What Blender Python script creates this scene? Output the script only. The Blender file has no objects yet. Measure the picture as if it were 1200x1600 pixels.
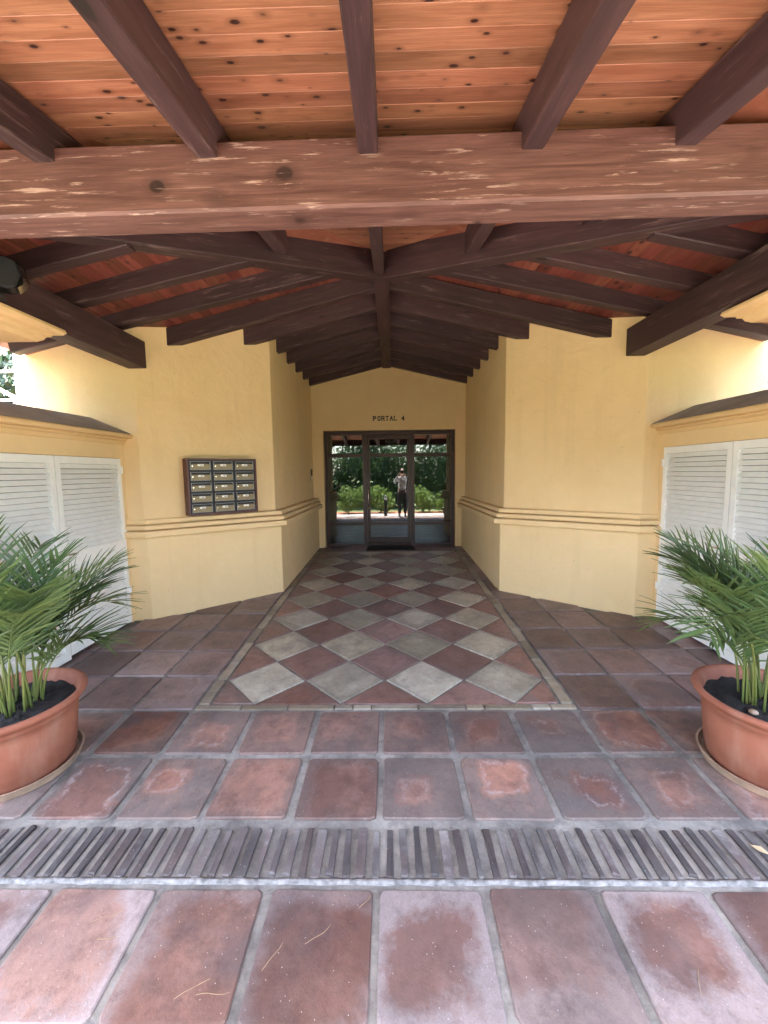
import bpy, bmesh, math, random
from mathutils import Vector, Matrix, Euler, noise
R = random.Random(7)
rad = math.radians
sc = bpy.context.scene
COL = sc.collection

# ------------------------------------------------------------------ camera, sky, sun, exposure
F, PITCH, YAW, ROLL, CAMH = 640.0, math.atan(62/640.0), math.atan(11/640.0), 0.013, 1.6
fw = Vector((-math.sin(YAW)*math.cos(PITCH), math.cos(YAW)*math.cos(PITCH), -math.sin(PITCH)))
rt = fw.cross(Vector((0, 0, 1))).normalized(); up = rt.cross(fw)
rt2 = rt*math.cos(ROLL) - up*math.sin(ROLL); up2 = rt*math.sin(ROLL) + up*math.cos(ROLL)
cd = bpy.data.cameras.new('camera'); cam = bpy.data.objects.new('camera', cd); COL.objects.link(cam)
m3 = Matrix((rt2, up2, -fw)).transposed()
cam.matrix_world = Matrix.Translation((0, 0, CAMH)) @ m3.to_4x4()
cd.sensor_fit = 'VERTICAL'; cd.sensor_height = 36.0; cd.lens = F*36.0/1600.0
cd.clip_start = 0.03; cd.clip_end = 500
sc.camera = cam

SUN_EL, SUN_AZ = rad(69), math.atan2(-0.35, -1.0)       # direction towards the sun: (sin az, cos az)
w = bpy.data.worlds.new('World'); sc.world = w; w.use_nodes = True
wn = w.node_tree; wn.nodes.clear()
sky = wn.nodes.new('ShaderNodeTexSky'); sky.sky_type = 'NISHITA'; sky.sun_disc = False
sky.dust_density = 2.5; sky.ozone_density = 0.6; sky.sun_elevation = SUN_EL; sky.sun_rotation = SUN_AZ
bg = wn.nodes.new('ShaderNodeBackground'); bg.inputs[1].default_value = 0.15
wo = wn.nodes.new('ShaderNodeOutputWorld')
wn.links.new(sky.outputs[0], bg.inputs[0]); wn.links.new(bg.outputs[0], wo.inputs[0])
sd = bpy.data.lights.new('sun', 'SUN'); sd.energy = 4.5; sd.angle = rad(0.53); sd.color = (1, 0.95, 0.87)
sun = bpy.data.objects.new('sun', sd); COL.objects.link(sun)
sv = Vector((math.sin(SUN_AZ)*math.cos(SUN_EL), math.cos(SUN_AZ)*math.cos(SUN_EL), math.sin(SUN_EL)))
sun.rotation_euler = sv.to_track_quat('Z', 'Y').to_euler(); sun.location = (0, -6, 12)
vs = sc.view_settings
vs.view_transform = 'Standard'; vs.look = 'None'; vs.exposure = 4.15; vs.gamma = 1.0; vs.use_curve_mapping = False
sc.cycles.max_bounces = 9; sc.cycles.diffuse_bounces = 5; sc.cycles.glossy_bounces = 3; sc.cycles.transmission_bounces = 4

# ------------------------------------------------------------------ material helpers
class NT:
    def __init__(self, name):
        self.m = bpy.data.materials.new(name); self.m.use_nodes = True
        self.t = self.m.node_tree; self.t.nodes.clear()
        self.out = self.t.nodes.new('ShaderNodeOutputMaterial')
    def n(self, typ, ins=None, **kw):
        nd = self.t.nodes.new('ShaderNode' + typ)
        for k, v in kw.items(): setattr(nd, k, v)
        for k, v in (ins or {}).items(): self.put(nd.inputs[k], v)
        return nd
    def put(self, sock, v):
        if hasattr(v, 'is_output') or isinstance(v, bpy.types.NodeSocket): self.t.links.new(v, sock)
        else:
            try: sock.default_value = v
            except Exception: sock.default_value = (*v, 1.0) if len(v) == 3 else v
    def math(self, op, a, b=0.0, c=0.0, clamp=False):
        nd = self.n('Math', {0: a, 1: b, 2: c}, operation=op, use_clamp=clamp); return nd.outputs[0]
    def mix(self, f, a, b, mode='MIX'):
        nd = self.n('Mix', data_type='RGBA', blend_type=mode)
        self.put(nd.inputs[0], f); self.put(nd.inputs[6], a); self.put(nd.inputs[7], b); return nd.outputs[2]
    def ramp(self, f, stops):
        nd = self.n('ValToRGB', {0: f}); cr = nd.color_ramp
        while len(cr.elements) < len(stops): cr.elements.new(0.5)
        for e, (p, c) in zip(cr.elements, stops):
            e.position = p; e.color = (c, c, c, 1) if isinstance(c, (int, float)) else (*c, 1)
        return nd.outputs[0]
    def noise(self, vec, scale, detail=4.0, rough=0.55, dist=0.0):
        nd = self.n('TexNoise', {'Vector': vec, 'Scale': scale, 'Detail': detail, 'Roughness': rough, 'Distortion': dist})
        return nd.outputs[0]
    def mapping(self, vec, scale=(1, 1, 1), loc=(0, 0, 0)):
        nd = self.n('Mapping', {'Vector': vec, 'Scale': scale, 'Location': loc}); return nd.outputs[0]
    def objco(self, jitter=True):
        tc = self.n('TexCoord').outputs['Object']
        if not jitter: return tc
        r = self.rnd()
        o = self.n('CombineXYZ', {0: self.math('MULTIPLY', r, 57.3), 1: self.math('MULTIPLY', r, 91.7), 2: self.math('MULTIPLY', r, 33.1)})
        return self.n('VectorMath', {0: tc, 1: o.outputs[0]}, operation='ADD').outputs[0]
    def rnd(self):
        if not hasattr(self, '_r'): self._r = self.n('ObjectInfo').outputs['Random']
        return self._r
    def pos(self): return self.n('NewGeometry').outputs['Position']
    def done(self, color, rough=0.6, bump=None, bstr=0.3, bdist=0.01, metal=0.0, spec=0.5, **kw):
        p = self.n('BsdfPrincipled')
        self.put(p.inputs['Base Color'], color); self.put(p.inputs['Roughness'], rough)
        p.inputs['Metallic'].default_value = metal; p.inputs['Specular IOR Level'].default_value = spec
        for k, v in kw.items(): self.put(p.inputs[k], v)
        if bump is not None:
            b = self.n('Bump', {'Height': bump, 'Strength': bstr, 'Distance': bdist})
            self.t.links.new(b.outputs[0], p.inputs['Normal'])
        self.t.links.new(p.outputs[0], self.out.inputs[0])
        return self.m

def plain(name, color, rough=0.5, metal=0.0, var=0.15, scale=30, bstr=0.1):
    t = NT(name); co = t.objco(); nz = t.noise(co, scale)
    c = t.mix(t.ramp(nz, [(0.3, 0.0), (0.7, 1.0)]), tuple(x*(1-var) for x in color), tuple(min(1, x*(1+var)) for x in color))
    return t.done(c, rough, nz, bstr, 0.003, metal)

def wood(name, c1, c2, knot, kscale, kr, rough=0.6, wear=None, tone=0.25):
    t = NT(name); co = t.objco()
    g = t.noise(t.mapping(co, (1.3, 16, 16)), 1.6, 6, 0.6, 0.6)
    fine = t.noise(t.mapping(co, (4, 160, 160)), 1.5, 3, 0.6)
    base = t.mix(t.ramp(g, [(0.32, 0.0), (0.68, 1.0)]), c1, c2)
    base = t.mix(t.math('MULTIPLY', t.ramp(fine, [(0.42, 0.0), (0.6, 1.0)]), 0.35), base, tuple(x*0.55 for x in c1))
    hs = t.n('HueSaturation', {'Hue': t.math('ADD', 0.49, t.math('MULTIPLY', t.rnd(), 0.016)), 'Saturation': 1.0,
                               'Value': t.math('ADD', 1.0-tone, t.math('MULTIPLY', t.math('FRACT', t.math('MULTIPLY', t.rnd(), 7.13)), 2*tone)), 'Fac': 1.0, 'Color': base})
    base = hs.outputs[0]
    vo = t.n('TexVoronoi', {'Vector': t.mapping(co, kscale), 'Scale': 1.0, 'Randomness': 1.0}).outputs['Distance']
    vcol = t.n('SeparateColor', {0: vo.node.outputs['Color']}).outputs[0]
    vo = t.math('DIVIDE', vo, t.math('MULTIPLY_ADD', vcol, 0.95, 0.35))
    wob = t.math('ADD', vo, t.math('MULTIPLY', t.math('SUBTRACT', fine, 0.5), 0.03))
    halo = t.ramp(wob, [(kr, 1.0), (kr*2.6, 0.0)])
    base = t.mix(t.math('MULTIPLY', halo, 0.55), base, tuple(x*0.5 for x in c1))
    kn = t.ramp(wob, [(kr*0.8, 1.0), (kr*1.15, 0.0)])
    base = t.mix(kn, base, knot)
    if wear:
        col, lo = wear
        wn_ = t.noise(t.mapping(co, (1.6, 22, 22)), 2.0, 8, 0.7, 0.3)
        patch = t.noise(co, 2.3, 3)
        wf = t.math('MULTIPLY', t.ramp(wn_, [(lo, 0.0), (lo+0.06, 1.0)]), t.ramp(patch, [(0.42, 0.0), (0.62, 1.0)]))
        base = t.mix(wf, base, col)
    h = t.math('SUBTRACT', t.math('ADD', t.math('MULTIPLY', fine, 0.6), g), t.math('MULTIPLY', kn, 0.6))
    return t.done(base, rough, h, 0.35, 0.004)

def stucco(name, col, dark, sc1=1.0):
    t = NT(name); co = t.pos()
    big = t.noise(co, 1.1*sc1, 5, 0.6); mid = t.noise(co, 9, 5, 0.65); fine = t.noise(co, 95, 4, 0.7)
    streak = t.noise(t.mapping(co, (7, 7, 0.6)), 1.0, 4, 0.6)
    c = t.mix(t.ramp(big, [(0.3, 0.0), (0.7, 1.0)]), dark, col)
    c = t.mix(t.math('MULTIPLY', t.ramp(mid, [(0.5, 0.0), (0.75, 1.0)]), 0.25), c, tuple(min(1, x*1.12) for x in col))
    c = t.mix(t.math('MULTIPLY', t.ramp(streak, [(0.55, 0.0), (0.8, 1.0)]), 0.32), c, tuple(x*0.8 for x in dark))
    sp = t.n('TexVoronoi', {'Vector': co, 'Scale': 7.0, 'Randomness': 1.0}).outputs['Distance']
    c = t.mix(t.math('MULTIPLY', t.ramp(sp, [(0.03, 1.0), (0.06, 0.0)]), 0.45), c, tuple(x*0.55 for x in dark))
    tw = t.noise(co, 2.6, 3, 0.5, 1.5); h = t.math('ADD', t.math('MULTIPLY', tw, 2.5), t.math('ADD', t.math('MULTIPLY', fine, 0.4), t.math('MULTIPLY', mid, 1.0)))
    return t.done(c, 0.85, h, 0.5, 0.010, spec=0.25)

def terracotta(name, a, b, film, f0, f1, famt, rough, dark=0.3, rimamt=0.28, vary=0.5, grime=0.35):
    """fired clay tile: colour by piece, pale or dark film along worn edges"""
    t = NT(name); tc = t.objco(False); co = t.objco(); r = t.rnd()
    n1 = t.noise(co, 5.0, 5, 0.6); n2 = t.noise(co, 28, 5, 0.7); n3 = t.noise(co, 160, 3, 0.7)
    r2 = t.math('FRACT', t.math('MULTIPLY', r, 13.7)); r3 = t.math('FRACT', t.math('MULTIPLY', r, 29.3))
    base = t.mix(t.ramp(t.math('ADD', n1, t.math('MULTIPLY', t.math('SUBTRACT', r, 0.5), 0.5)), [(0.3, 0.0), (0.7, 1.0)]), a, b)
    base = t.mix(t.math('MULTIPLY', t.ramp(n2, [(0.45, 0.0), (0.75, 1.0)]), 0.35), base, tuple(x*0.6 for x in a))
    patch = t.noise(co, 3.2, 4, 0.6)
    base = t.mix(t.math('MULTIPLY', t.ramp(patch, [(0.52, 0.0), (0.66, 1.0)]), t.math('MULTIPLY', r2, dark)), base, (0.07, 0.062, 0.068))
    s = t.n('SeparateXYZ', {0: tc})
    ax = t.math('ABSOLUTE', t.math('ADD', s.outputs[0], t.math('MULTIPLY', t.math('SUBTRACT', r2, 0.5), 0.11))); ay = t.math('ABSOLUTE', t.math('ADD', s.outputs[1], t.math('MULTIPLY', t.math('SUBTRACT', r3, 0.5), 0.11)))
    p4 = t.math('POWER', t.math('ADD', t.math('POWER', t.math('MULTIPLY', ax, 5.2), 5.0), t.math('POWER', t.math('MULTIPLY', ay, 5.2), 5.0)), 0.2)
    e = t.math('ADD', p4, t.math('MULTIPLY', t.math('SUBTRACT', n1, 0.5), 1.0))
    e = t.math('ADD', e, t.math('MULTIPLY', t.math('SUBTRACT', n2, 0.5), 0.35))
    e = t.math('ADD', e, t.math('MULTIPLY', t.math('SUBTRACT', t.math('FRACT', t.math('MULTIPLY', r, 41.9)), 0.5), 0.55))
    e = t.math('ADD', e, t.math('MULTIPLY', t.math('SUBTRACT', t.noise(t.pos(), 1.5, 4, 0.6), 0.5), 1.1))
    fm = t.ramp(e, [(f0, 0.0), (f1, 1.0)])
    grainy = t.ramp(n3, [(0.25, 0.55), (0.7, 1.0)])
    amt = t.math('MULTIPLY', t.math('MULTIPLY', fm, grainy), t.math('MULTIPLY_ADD', r3, 0.5, 0.5))
    base = t.mix(t.math('MULTIPLY', amt, famt), base, film)
    gr = t.noise(t.pos(), 2.4, 7, 0.68, 0.4)
    base = t.mix(t.math('MULTIPLY', t.ramp(gr, [(0.47, 0.0), (0.66, 1.0)]), grime), base, (0.062, 0.056, 0.054))
    rim = t.math('MULTIPLY', t.ramp(e, [(f0-0.10, 0.0), (f0+0.01, 1.0), (f0+0.10, 0.0)]), t.ramp(n2, [(0.42, 0.0), (0.6, 1.0)]))
    base = t.mix(t.math('MULTIPLY', rim, t.math('MULTIPLY', r3, rimamt)), base, (0.42, 0.39, 0.385))
    base = t.mix(t.math('MULTIPLY', t.ramp(t.noise(co, 9.0, 6, 0.75), [(0.5, 0.0), (0.72, 1.0)]), 0.55), base, tuple(x*0.42 for x in a))
    base = t.n('HueSaturation', {'Hue': 0.5, 'Saturation': t.math('MULTIPLY_ADD', r2, 0.3, 0.85), 'Value': t.math('MULTIPLY_ADD', r3, vary, 1.0-vary/2), 'Fac': 1.0, 'Color': base}).outputs[0]
    sp = t.n('TexVoronoi', {'Vector': co, 'Scale': 45.0, 'Randomness': 1.0}).outputs['Distance']
    base = t.mix(t.math('MULTIPLY', t.ramp(sp, [(0.05, 1.0), (0.09, 0.0)]), 0.6), base, (0.5, 0.46, 0.42))
    h = t.math('ADD', t.math('MULTIPLY', n2, 0.8), t.math('MULTIPLY', n3, 0.35))
    rr = t.math('ADD', rough, t.math('MULTIPLY', t.math('SUBTRACT', n2, 0.5), 0.3))
    return t.done(base, rr, h, 0.55, 0.006, spec=0.3)

M = {}
M['wall'] = stucco('yellow stucco', (0.76, 0.57, 0.32), (0.71, 0.515, 0.275))
M['mould'] = stucco('ochre moulding', (0.73, 0.51, 0.27), (0.64, 0.44, 0.22))
M['grey_wall'] = stucco('hall plaster', (0.40, 0.40, 0.38), (0.34, 0.34, 0.33))
M['cement'] = stucco('cement coping', (0.33, 0.295, 0.275), (0.22, 0.19, 0.18), 3)
M['beam'] = wood('dark stained beam', (0.030, 0.0135, 0.0155), (0.066, 0.031, 0.034), (0.012, 0.007, 0.007), (2.0, 6, 6), 0.10, 0.6, ((0.13, 0.085, 0.08), 0.56), tone=0.22)
M['bigbeam'] = wood('weathered front beam', (0.086, 0.035, 0.030), (0.185, 0.089, 0.077), (0.030, 0.014, 0.012), (3.6, 4.6, 4.6), 0.13, 0.6, ((0.42, 0.29, 0.25), 0.575), tone=0.02)
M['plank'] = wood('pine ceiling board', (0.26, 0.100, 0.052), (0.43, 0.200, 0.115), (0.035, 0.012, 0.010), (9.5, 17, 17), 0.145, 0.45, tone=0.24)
M['board_shaded'] = wood('red shaded inner board', (0.135, 0.034, 0.022), (0.235, 0.072, 0.045), (0.02, 0.006, 0.006), (8, 14, 14), 0.15, 0.5, tone=0.28)  # same board wood, redder, with the shade under the roof put into its colour
M['tile_front'] = terracotta('worn terracotta', (0.135, 0.071, 0.056), (0.25, 0.150, 0.120), (0.30, 0.275, 0.272), 0.74, 1.12, 0.72, 0.72, 0.5, 0.2, 0.4, 0.42)
M['tile_mid'] = terracotta('film covered terracotta', (0.145, 0.075, 0.058), (0.30, 0.160, 0.120), (0.115, 0.107, 0.100), 0.58, 0.80, 0.9, 0.62, 0.75, 0.4, 0.45, 0.6)
M['tile_side'] = terracotta('dark terracotta', (0.145, 0.092, 0.082), (0.245, 0.160, 0.145), (0.20, 0.165, 0.165), 0.86, 1.15, 0.55, 0.38, 0.55)
M['tile_red'] = terracotta('red diamond tile', (0.165, 0.088, 0.070), (0.27, 0.160, 0.135), (0.11, 0.09, 0.088), 0.85, 1.1, 0.6, 0.34, 0.35, 0.2, 0.25, 0.3)
M['tile_cream'] = terracotta('cream stone tile', (0.30, 0.270, 0.205), (0.47, 0.43, 0.345), (0.13, 0.115, 0.095), 0.86, 1.12, 0.7, 0.34, 0.5, 0.2, 0.22, 0.3)
M['stone'] = terracotta('border stone', (0.22, 0.18, 0.13), (0.30, 0.255, 0.19), (0.13, 0.115, 0.10), 0.9, 1.2, 0.4, 0.42, 0.3)
M['brick'] = terracotta('grey purple brick', (0.055, 0.047, 0.046), (0.105, 0.078, 0.072), (0.25, 0.24, 0.225), 0.25, 0.9, 0.75, 0.75, 0.6, 0.2, 0.6, 0.5)
def grout():
    t = NT('cement grout'); co = t.pos()
    n1 = t.noise(co, 3.0, 5, 0.6); n2 = t.noise(co, 60, 5, 0.7); n3 = t.noise(co, 14, 4, 0.6)
    c = t.mix(t.ramp(n1, [(0.35, 0.0), (0.65, 1.0)]), (0.165, 0.152, 0.135), (0.30, 0.28, 0.245))
    c = t.mix(t.math('MULTIPLY', t.ramp(n3, [(0.5, 0.0), (0.7, 1.0)]), 0.6), c, (0.10, 0.088, 0.085))
    c = t.mix(t.math('MULTIPLY', t.ramp(n2, [(0.5, 0.0), (0.8, 1.0)]), 0.4), c, (0.40, 0.375, 0.34))
    c = t.mix(t.math('MULTIPLY', t.ramp(t.noise(co, 2.4, 7, 0.68, 0.4), [(0.45, 0.0), (0.62, 1.0)]), 0.7), c, (0.07, 0.064, 0.06))
    return t.done(c, 0.85, t.math('ADD', n2, n3), 0.6, 0.006, spec=0.25)
M['grout'] = grout()
M['mortar'] = plain('pale mortar', (0.20, 0.19, 0.18), 0.9, 0, 0.5, 40, 0.6)
M['white'] = plain('white paint', (0.80, 0.79, 0.755), 0.42, 0, 0.05, 12)
M['trellis'] = plain('flaking white trellis', (0.68, 0.62, 0.57), 0.7, 0, 0.35, 22, 0.4)
M['frame'] = wood('mahogany frame', (0.024, 0.009, 0.011), (0.045, 0.015, 0.016), (0.02, 0.008, 0.008), (1, 3, 3), 0.03, 0.35)
M['box'] = plain('maroon casing', (0.085, 0.026, 0.024), 0.55, 0, 0.15, 20)
M['black'] = plain('black', (0.006, 0.006, 0.009), 0.6)
M['rubber'] = plain('black doormat', (0.014, 0.014, 0.017), 0.95, 0, 0.4, 200, 0.6)
M['brass'] = plain('dull gold plate', (0.20, 0.155, 0.085), 0.5, 0.3, 0.1, 15)
M['chrome'] = plain('chrome', (0.7, 0.7, 0.7), 0.2, 1.0, 0.05)
M['paper'] = plain('paper', (0.8, 0.79, 0.75), 0.7)
M['ink'] = plain('ink', (0.02, 0.02, 0.03), 0.6)
M['alu'] = plain('grey aluminium edge', (0.20, 0.20, 0.21), 0.45, 0.3)
def pot_mat():
    t = NT('pot terracotta'); co = t.objco(); n1 = t.noise(co, 4, 5); n2 = t.noise(co, 40, 4); st = t.noise(t.mapping(co, (6, 6, 1.2)), 1.5, 5)
    c = t.mix(t.ramp(n1, [(0.35, 0.0), (0.65, 1.0)]), (0.21, 0.070, 0.040), (0.29, 0.105, 0.062))
    c = t.mix(t.math('MULTIPLY', t.ramp(st, [(0.55, 0.0), (0.75, 1.0)]), 0.35), c, (0.40, 0.24, 0.17))
    c = t.mix(t.math('MULTIPLY', t.ramp(n2, [(0.6, 0.0), (0.75, 1.0)]), 0.3), c, (0.22, 0.075, 0.045))
    return t.done(c, 0.75, n2, 0.25, 0.004, spec=0.3)
M['pot'] = pot_mat()
M['saucer'] = plain('clay saucer', (0.30, 0.20, 0.135), 0.65, 0, 0.3, 9)
M['soil'] = plain('black soil', (0.010, 0.0075, 0.006), 1.0, 0, 0.7, 90, 1.0)
def leafmat(name, a, b, c, trans=0.25, rough=0.4):
    t = NT(name); r = t.rnd(); n1 = t.noise(t.objco(), 6, 3)
    col = t.mix(t.ramp(n1, [(0.3, 0.0), (0.7, 1.0)]), a, b); col = t.mix(t.math('MULTIPLY', r, 0.5), col, c)
    p = t.n('BsdfPrincipled', {'Base Color': col, 'Roughness': rough}); tr = t.n('BsdfTranslucent', {0: col})
    mx = t.n('MixShader', {0: trans, 1: p.outputs[0], 2: tr.outputs[0]}); t.t.links.new(mx.outputs[0], t.out.inputs[0]); return t.m
M['palm'] = leafmat('palm leaf', (0.040, 0.088, 0.036), (0.090, 0.160, 0.055), (0.19, 0.24, 0.06))
M['stem'] = leafmat('palm stem', (0.10, 0.13, 0.03), (0.19, 0.195, 0.05), (0.07, 0.11, 0.03), 0.1)
M['hedge'] = leafmat('hedge leaf', (0.035, 0.075, 0.025), (0.075, 0.135, 0.04), (0.10, 0.16, 0.05), 0.3)
M['shrub'] = leafmat('shaded shrub leaf', (0.014, 0.03, 0.014), (0.03, 0.055, 0.025), (0.035, 0.05, 0.025), 0.15)  # leaf colour darkened to stand in for shade beyond the trellis
M['bush'] = leafmat('bush leaf', (0.14, 0.22, 0.05), (0.24, 0.32, 0.08), (0.18, 0.26, 0.06), 0.35)
M['bark'] = plain('bark', (0.10, 0.075, 0.055), 0.9, 0, 0.4, 20, 0.8)
def ground_mat():
    t = NT('garden ground'); co = t.pos(); n1 = t.noise(co, 1.2, 5); n2 = t.noise(co, 30, 5)
    c = t.mix(t.ramp(n1, [(0.4, 0.0), (0.6, 1.0)]), (0.10, 0.16, 0.045), (0.16, 0.20, 0.06)); c = t.mix(t.math('MULTIPLY', n2, 0.5), c, (0.12, 0.10, 0.05))
    return t.done(c, 0.9, n2, 0.5, 0.03)
M['lawn'] = ground_mat()
M['redclay'] = plain('red clay bed', (0.36, 0.13, 0.065), 0.9, 0, 0.3, 14, 0.4)
M['path'] = plain('pale stone path', (0.34, 0.31, 0.27), 0.8, 0, 0.2, 8, 0.3)
M['skin'] = plain('skin', (0.55, 0.33, 0.24), 0.5)
M['shirt'] = plain('white cotton', (0.78, 0.78, 0.78), 0.85)
M['trousers'] = plain('grey trousers', (0.055, 0.05, 0.055), 0.85)
M['hair'] = plain('hair', (0.05, 0.035, 0.025), 0.6)
M['dirt'] = plain('dry needle', (0.30, 0.20, 0.11), 0.8)
M['leafdead'] = plain('dead leaf', (0.45, 0.34, 0.20), 0.8)
def glass_mat(name, refl, tint):
    t = NT(name); tr = t.n('BsdfTransparent', {0: (*tint, 1)}); gl = t.n('BsdfGlossy', {0: (0.95, 0.98, 1, 1), 1: 0.008})
    lw = t.n('LayerWeight', {0: 0.5}); f = t.math('ADD', refl, t.math('MULTIPLY', t.math('POWER', lw.outputs['Facing'], 4.0), 0.7), clamp=True)
    mx = t.n('MixShader', {0: f, 1: tr.outputs[0], 2: gl.outputs[0]}); t.t.links.new(mx.outputs[0], t.out.inputs[0]); return t.m
M['glass'] = glass_mat('door glass', 0.10, (0.45, 0.5, 0.5))
M['lens'] = glass_mat('lamp glass', 0.25, (0.85, 0.85, 0.85))

# ------------------------------------------------------------------ mesh helpers
class MB:
    def __init__(s): s.v = []; s.f = []
    def add(s, vs_, fs):
        o = len(s.v); s.v += [tuple(v) for v in vs_]; s.f += [tuple(i+o for i in f) for f in fs]; return s
    def box(s, a, b, mtx=None):
        x0, y0, z0 = a; x1, y1, z1 = b
        x0, x1 = min(x0, x1), max(x0, x1); y0, y1 = min(y0, y1), max(y0, y1); z0, z1 = min(z0, z1), max(z0, z1)
        v = [(x0,y0,z0),(x1,y0,z0),(x1,y1,z0),(x0,y1,z0),(x0,y0,z1),(x1,y0,z1),(x1,y1,z1),(x0,y1,z1)]
        if mtx: v = [mtx @ Vector(p) for p in v]
        return s.add(v, [(0,3,2,1),(4,5,6,7),(0,1,5,4),(1,2,6,5),(2,3,7,6),(3,0,4,7)])
    def prism(s, poly, z0, z1):
        n = len(poly); g0 = z0 if callable(z0) else (lambda x, y: z0); g1 = z1 if callable(z1) else (lambda x, y: z1)
        v = [(x, y, g0(x, y)) for x, y in poly] + [(x, y, g1(x, y)) for x, y in poly]
        return s.add(v, [tuple(range(n))[::-1], tuple(range(n, 2*n))] + [(i, (i+1) % n, n+(i+1) % n, n+i) for i in range(n)])
    def tube(s, pts, rs, seg=8, cap=True):
        pts = [Vector(p) for p in pts]; o = len(s.v); n = len(pts)
        if not hasattr(rs, '__len__'): rs = [rs]*n
        ref = Vector((0.3, 0.9, 0.2))
        for i, p in enumerate(pts):
            d = (pts[min(i+1, n-1)]-pts[max(i-1, 0)]).normalized()
            u = d.cross(ref); u = u.normalized() if u.length > 1e-4 else Vector((1, 0, 0)); v = d.cross(u)
            for k in range(seg):
                a = 2*math.pi*k/seg; s.v.append(tuple(p+(u*math.cos(a)+v*math.sin(a))*rs[i]))
        for i in range(n-1):
            for k in range(seg):
                k2 = (k+1) % seg; s.f.append((o+i*seg+k, o+i*seg+k2, o+(i+1)*seg+k2, o+(i+1)*seg+k))
        if cap:
            s.f.append(tuple(o+k for k in range(seg))[::-1]); s.f.append(tuple(o+(n-1)*seg+k for k in range(seg)))
        return s
    def lathe(s, prof, seg=48, c=(0, 0, 0), close=False):
        o = len(s.v); n = len(prof)
        for r, z in prof:
            for k in range(seg):
                a = 2*math.pi*k/seg; s.v.append((c[0]+r*math.cos(a), c[1]+r*math.sin(a), c[2]+z))
        for i in range(n if close else n-1):
            for k in range(seg):
                k2 = (k+1) % seg; i2 = (i+1) % n; s.f.append((o+i*seg+k, o+i*seg+k2, o+i2*seg+k2, o+i2*seg+k))
        if not close:
            s.f.append(tuple(o+k for k in range(seg))[::-1]); s.f.append(tuple(o+(n-1)*seg+k for k in range(seg)))
        return s
    def mesh(s, name, mat, bevel=0, smooth=False, seg=1):
        me = bpy.data.meshes.new(name); me.from_pydata(s.v, [], s.f); me.materials.append(mat)
        bm = bmesh.new(); bm.from_mesh(me); bmesh.ops.recalc_face_normals(bm, faces=bm.faces)
        if bevel: bmesh.ops.bevel(bm, geom=list(bm.edges), offset=bevel, segments=seg, affect='EDGES', profile=0.5, clamp_overlap=True)
        if smooth:
            for f in bm.faces: f.smooth = True
        bm.to_mesh(me); bm.free(); return me
    def build(s, name, mat, parent=None, loc=(0, 0, 0), rot=(0, 0, 0), bevel=0, smooth=False, seg=1):
        return link(name, s.mesh(name, mat, bevel, smooth, seg), parent, loc, rot)
def link(name, me, parent=None, loc=(0, 0, 0), rot=(0, 0, 0)):
    o = bpy.data.objects.new(name, me); COL.objects.link(o); o.parent = parent; o.location = loc; o.rotation_euler = rot; return o
def thing(name, label, cat, loc=(0, 0, 0), rot=(0, 0, 0), group=None):
    o = link(name, None, None, loc, rot); o.empty_display_size = 0.2; return tag(o, label, cat, group)
def tag(o, label, cat, group=None):
    o['label'] = label; o['category'] = cat
    if group: o['group'] = group
    return o
def struct(o, label=None):
    o['kind'] = 'structure'
    if label: o['label'] = label
    return o
def clip(poly, axis, val, keep_gt):
    out = []; n = len(poly)
    ins = lambda p: (p[axis] >= val) if keep_gt else (p[axis] <= val)
    for i in range(n):
        a, b = poly[i], poly[(i+1) % n]
        if ins(a): out.append(a)
        if ins(a) != ins(b):
            t = (val-a[axis])/(b[axis]-a[axis]); out.append(tuple(a[k]+(b[k]-a[k])*t for k in (0, 1)))
    return out
def shrink(poly, k=1.0, d=0.008):
    cx = sum(p[0] for p in poly)/len(poly); cy = sum(p[1] for p in poly)/len(poly)
    return [(p[0]-d*(p[0]-cx)/max(1e-6, math.hypot(p[0]-cx, p[1]-cy)), p[1]-d*(p[1]-cy)/max(1e-6, math.hypot(p[0]-cx, p[1]-cy))) for p in poly]
def slab(poly, top, bot, bev):
    """a tile with a rounded top edge"""
    n = len(poly); inn = shrink(poly, d=bev*1.3); mb = MB()
    v = [(x, y, bot) for x, y in poly] + [(x, y, top-bev) for x, y in poly] + [(x, y, top) for x, y in inn]
    f = [tuple(range(2*n, 3*n))]
    for i in range(n):
        j = (i+1) % n; f += [(i, j, n+j, n+i), (n+i, n+j, 2*n+j, 2*n+i)]
    return mb.add(v, f)
def roundrect(hx, hy, r, jit=0.0):
    p = []
    for cx, cy, a0 in ((hx-r, hy-r, 0), (-hx+r, hy-r, 90), (-hx+r, -hy+r, 180), (hx-r, -hy+r, 270)):
        for k in range(4):
            a = rad(a0+30*k); p.append((cx+r*math.cos(a)+R.uniform(-jit, jit), cy+r*math.sin(a)+R.uniform(-jit, jit)))
    return p

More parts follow.
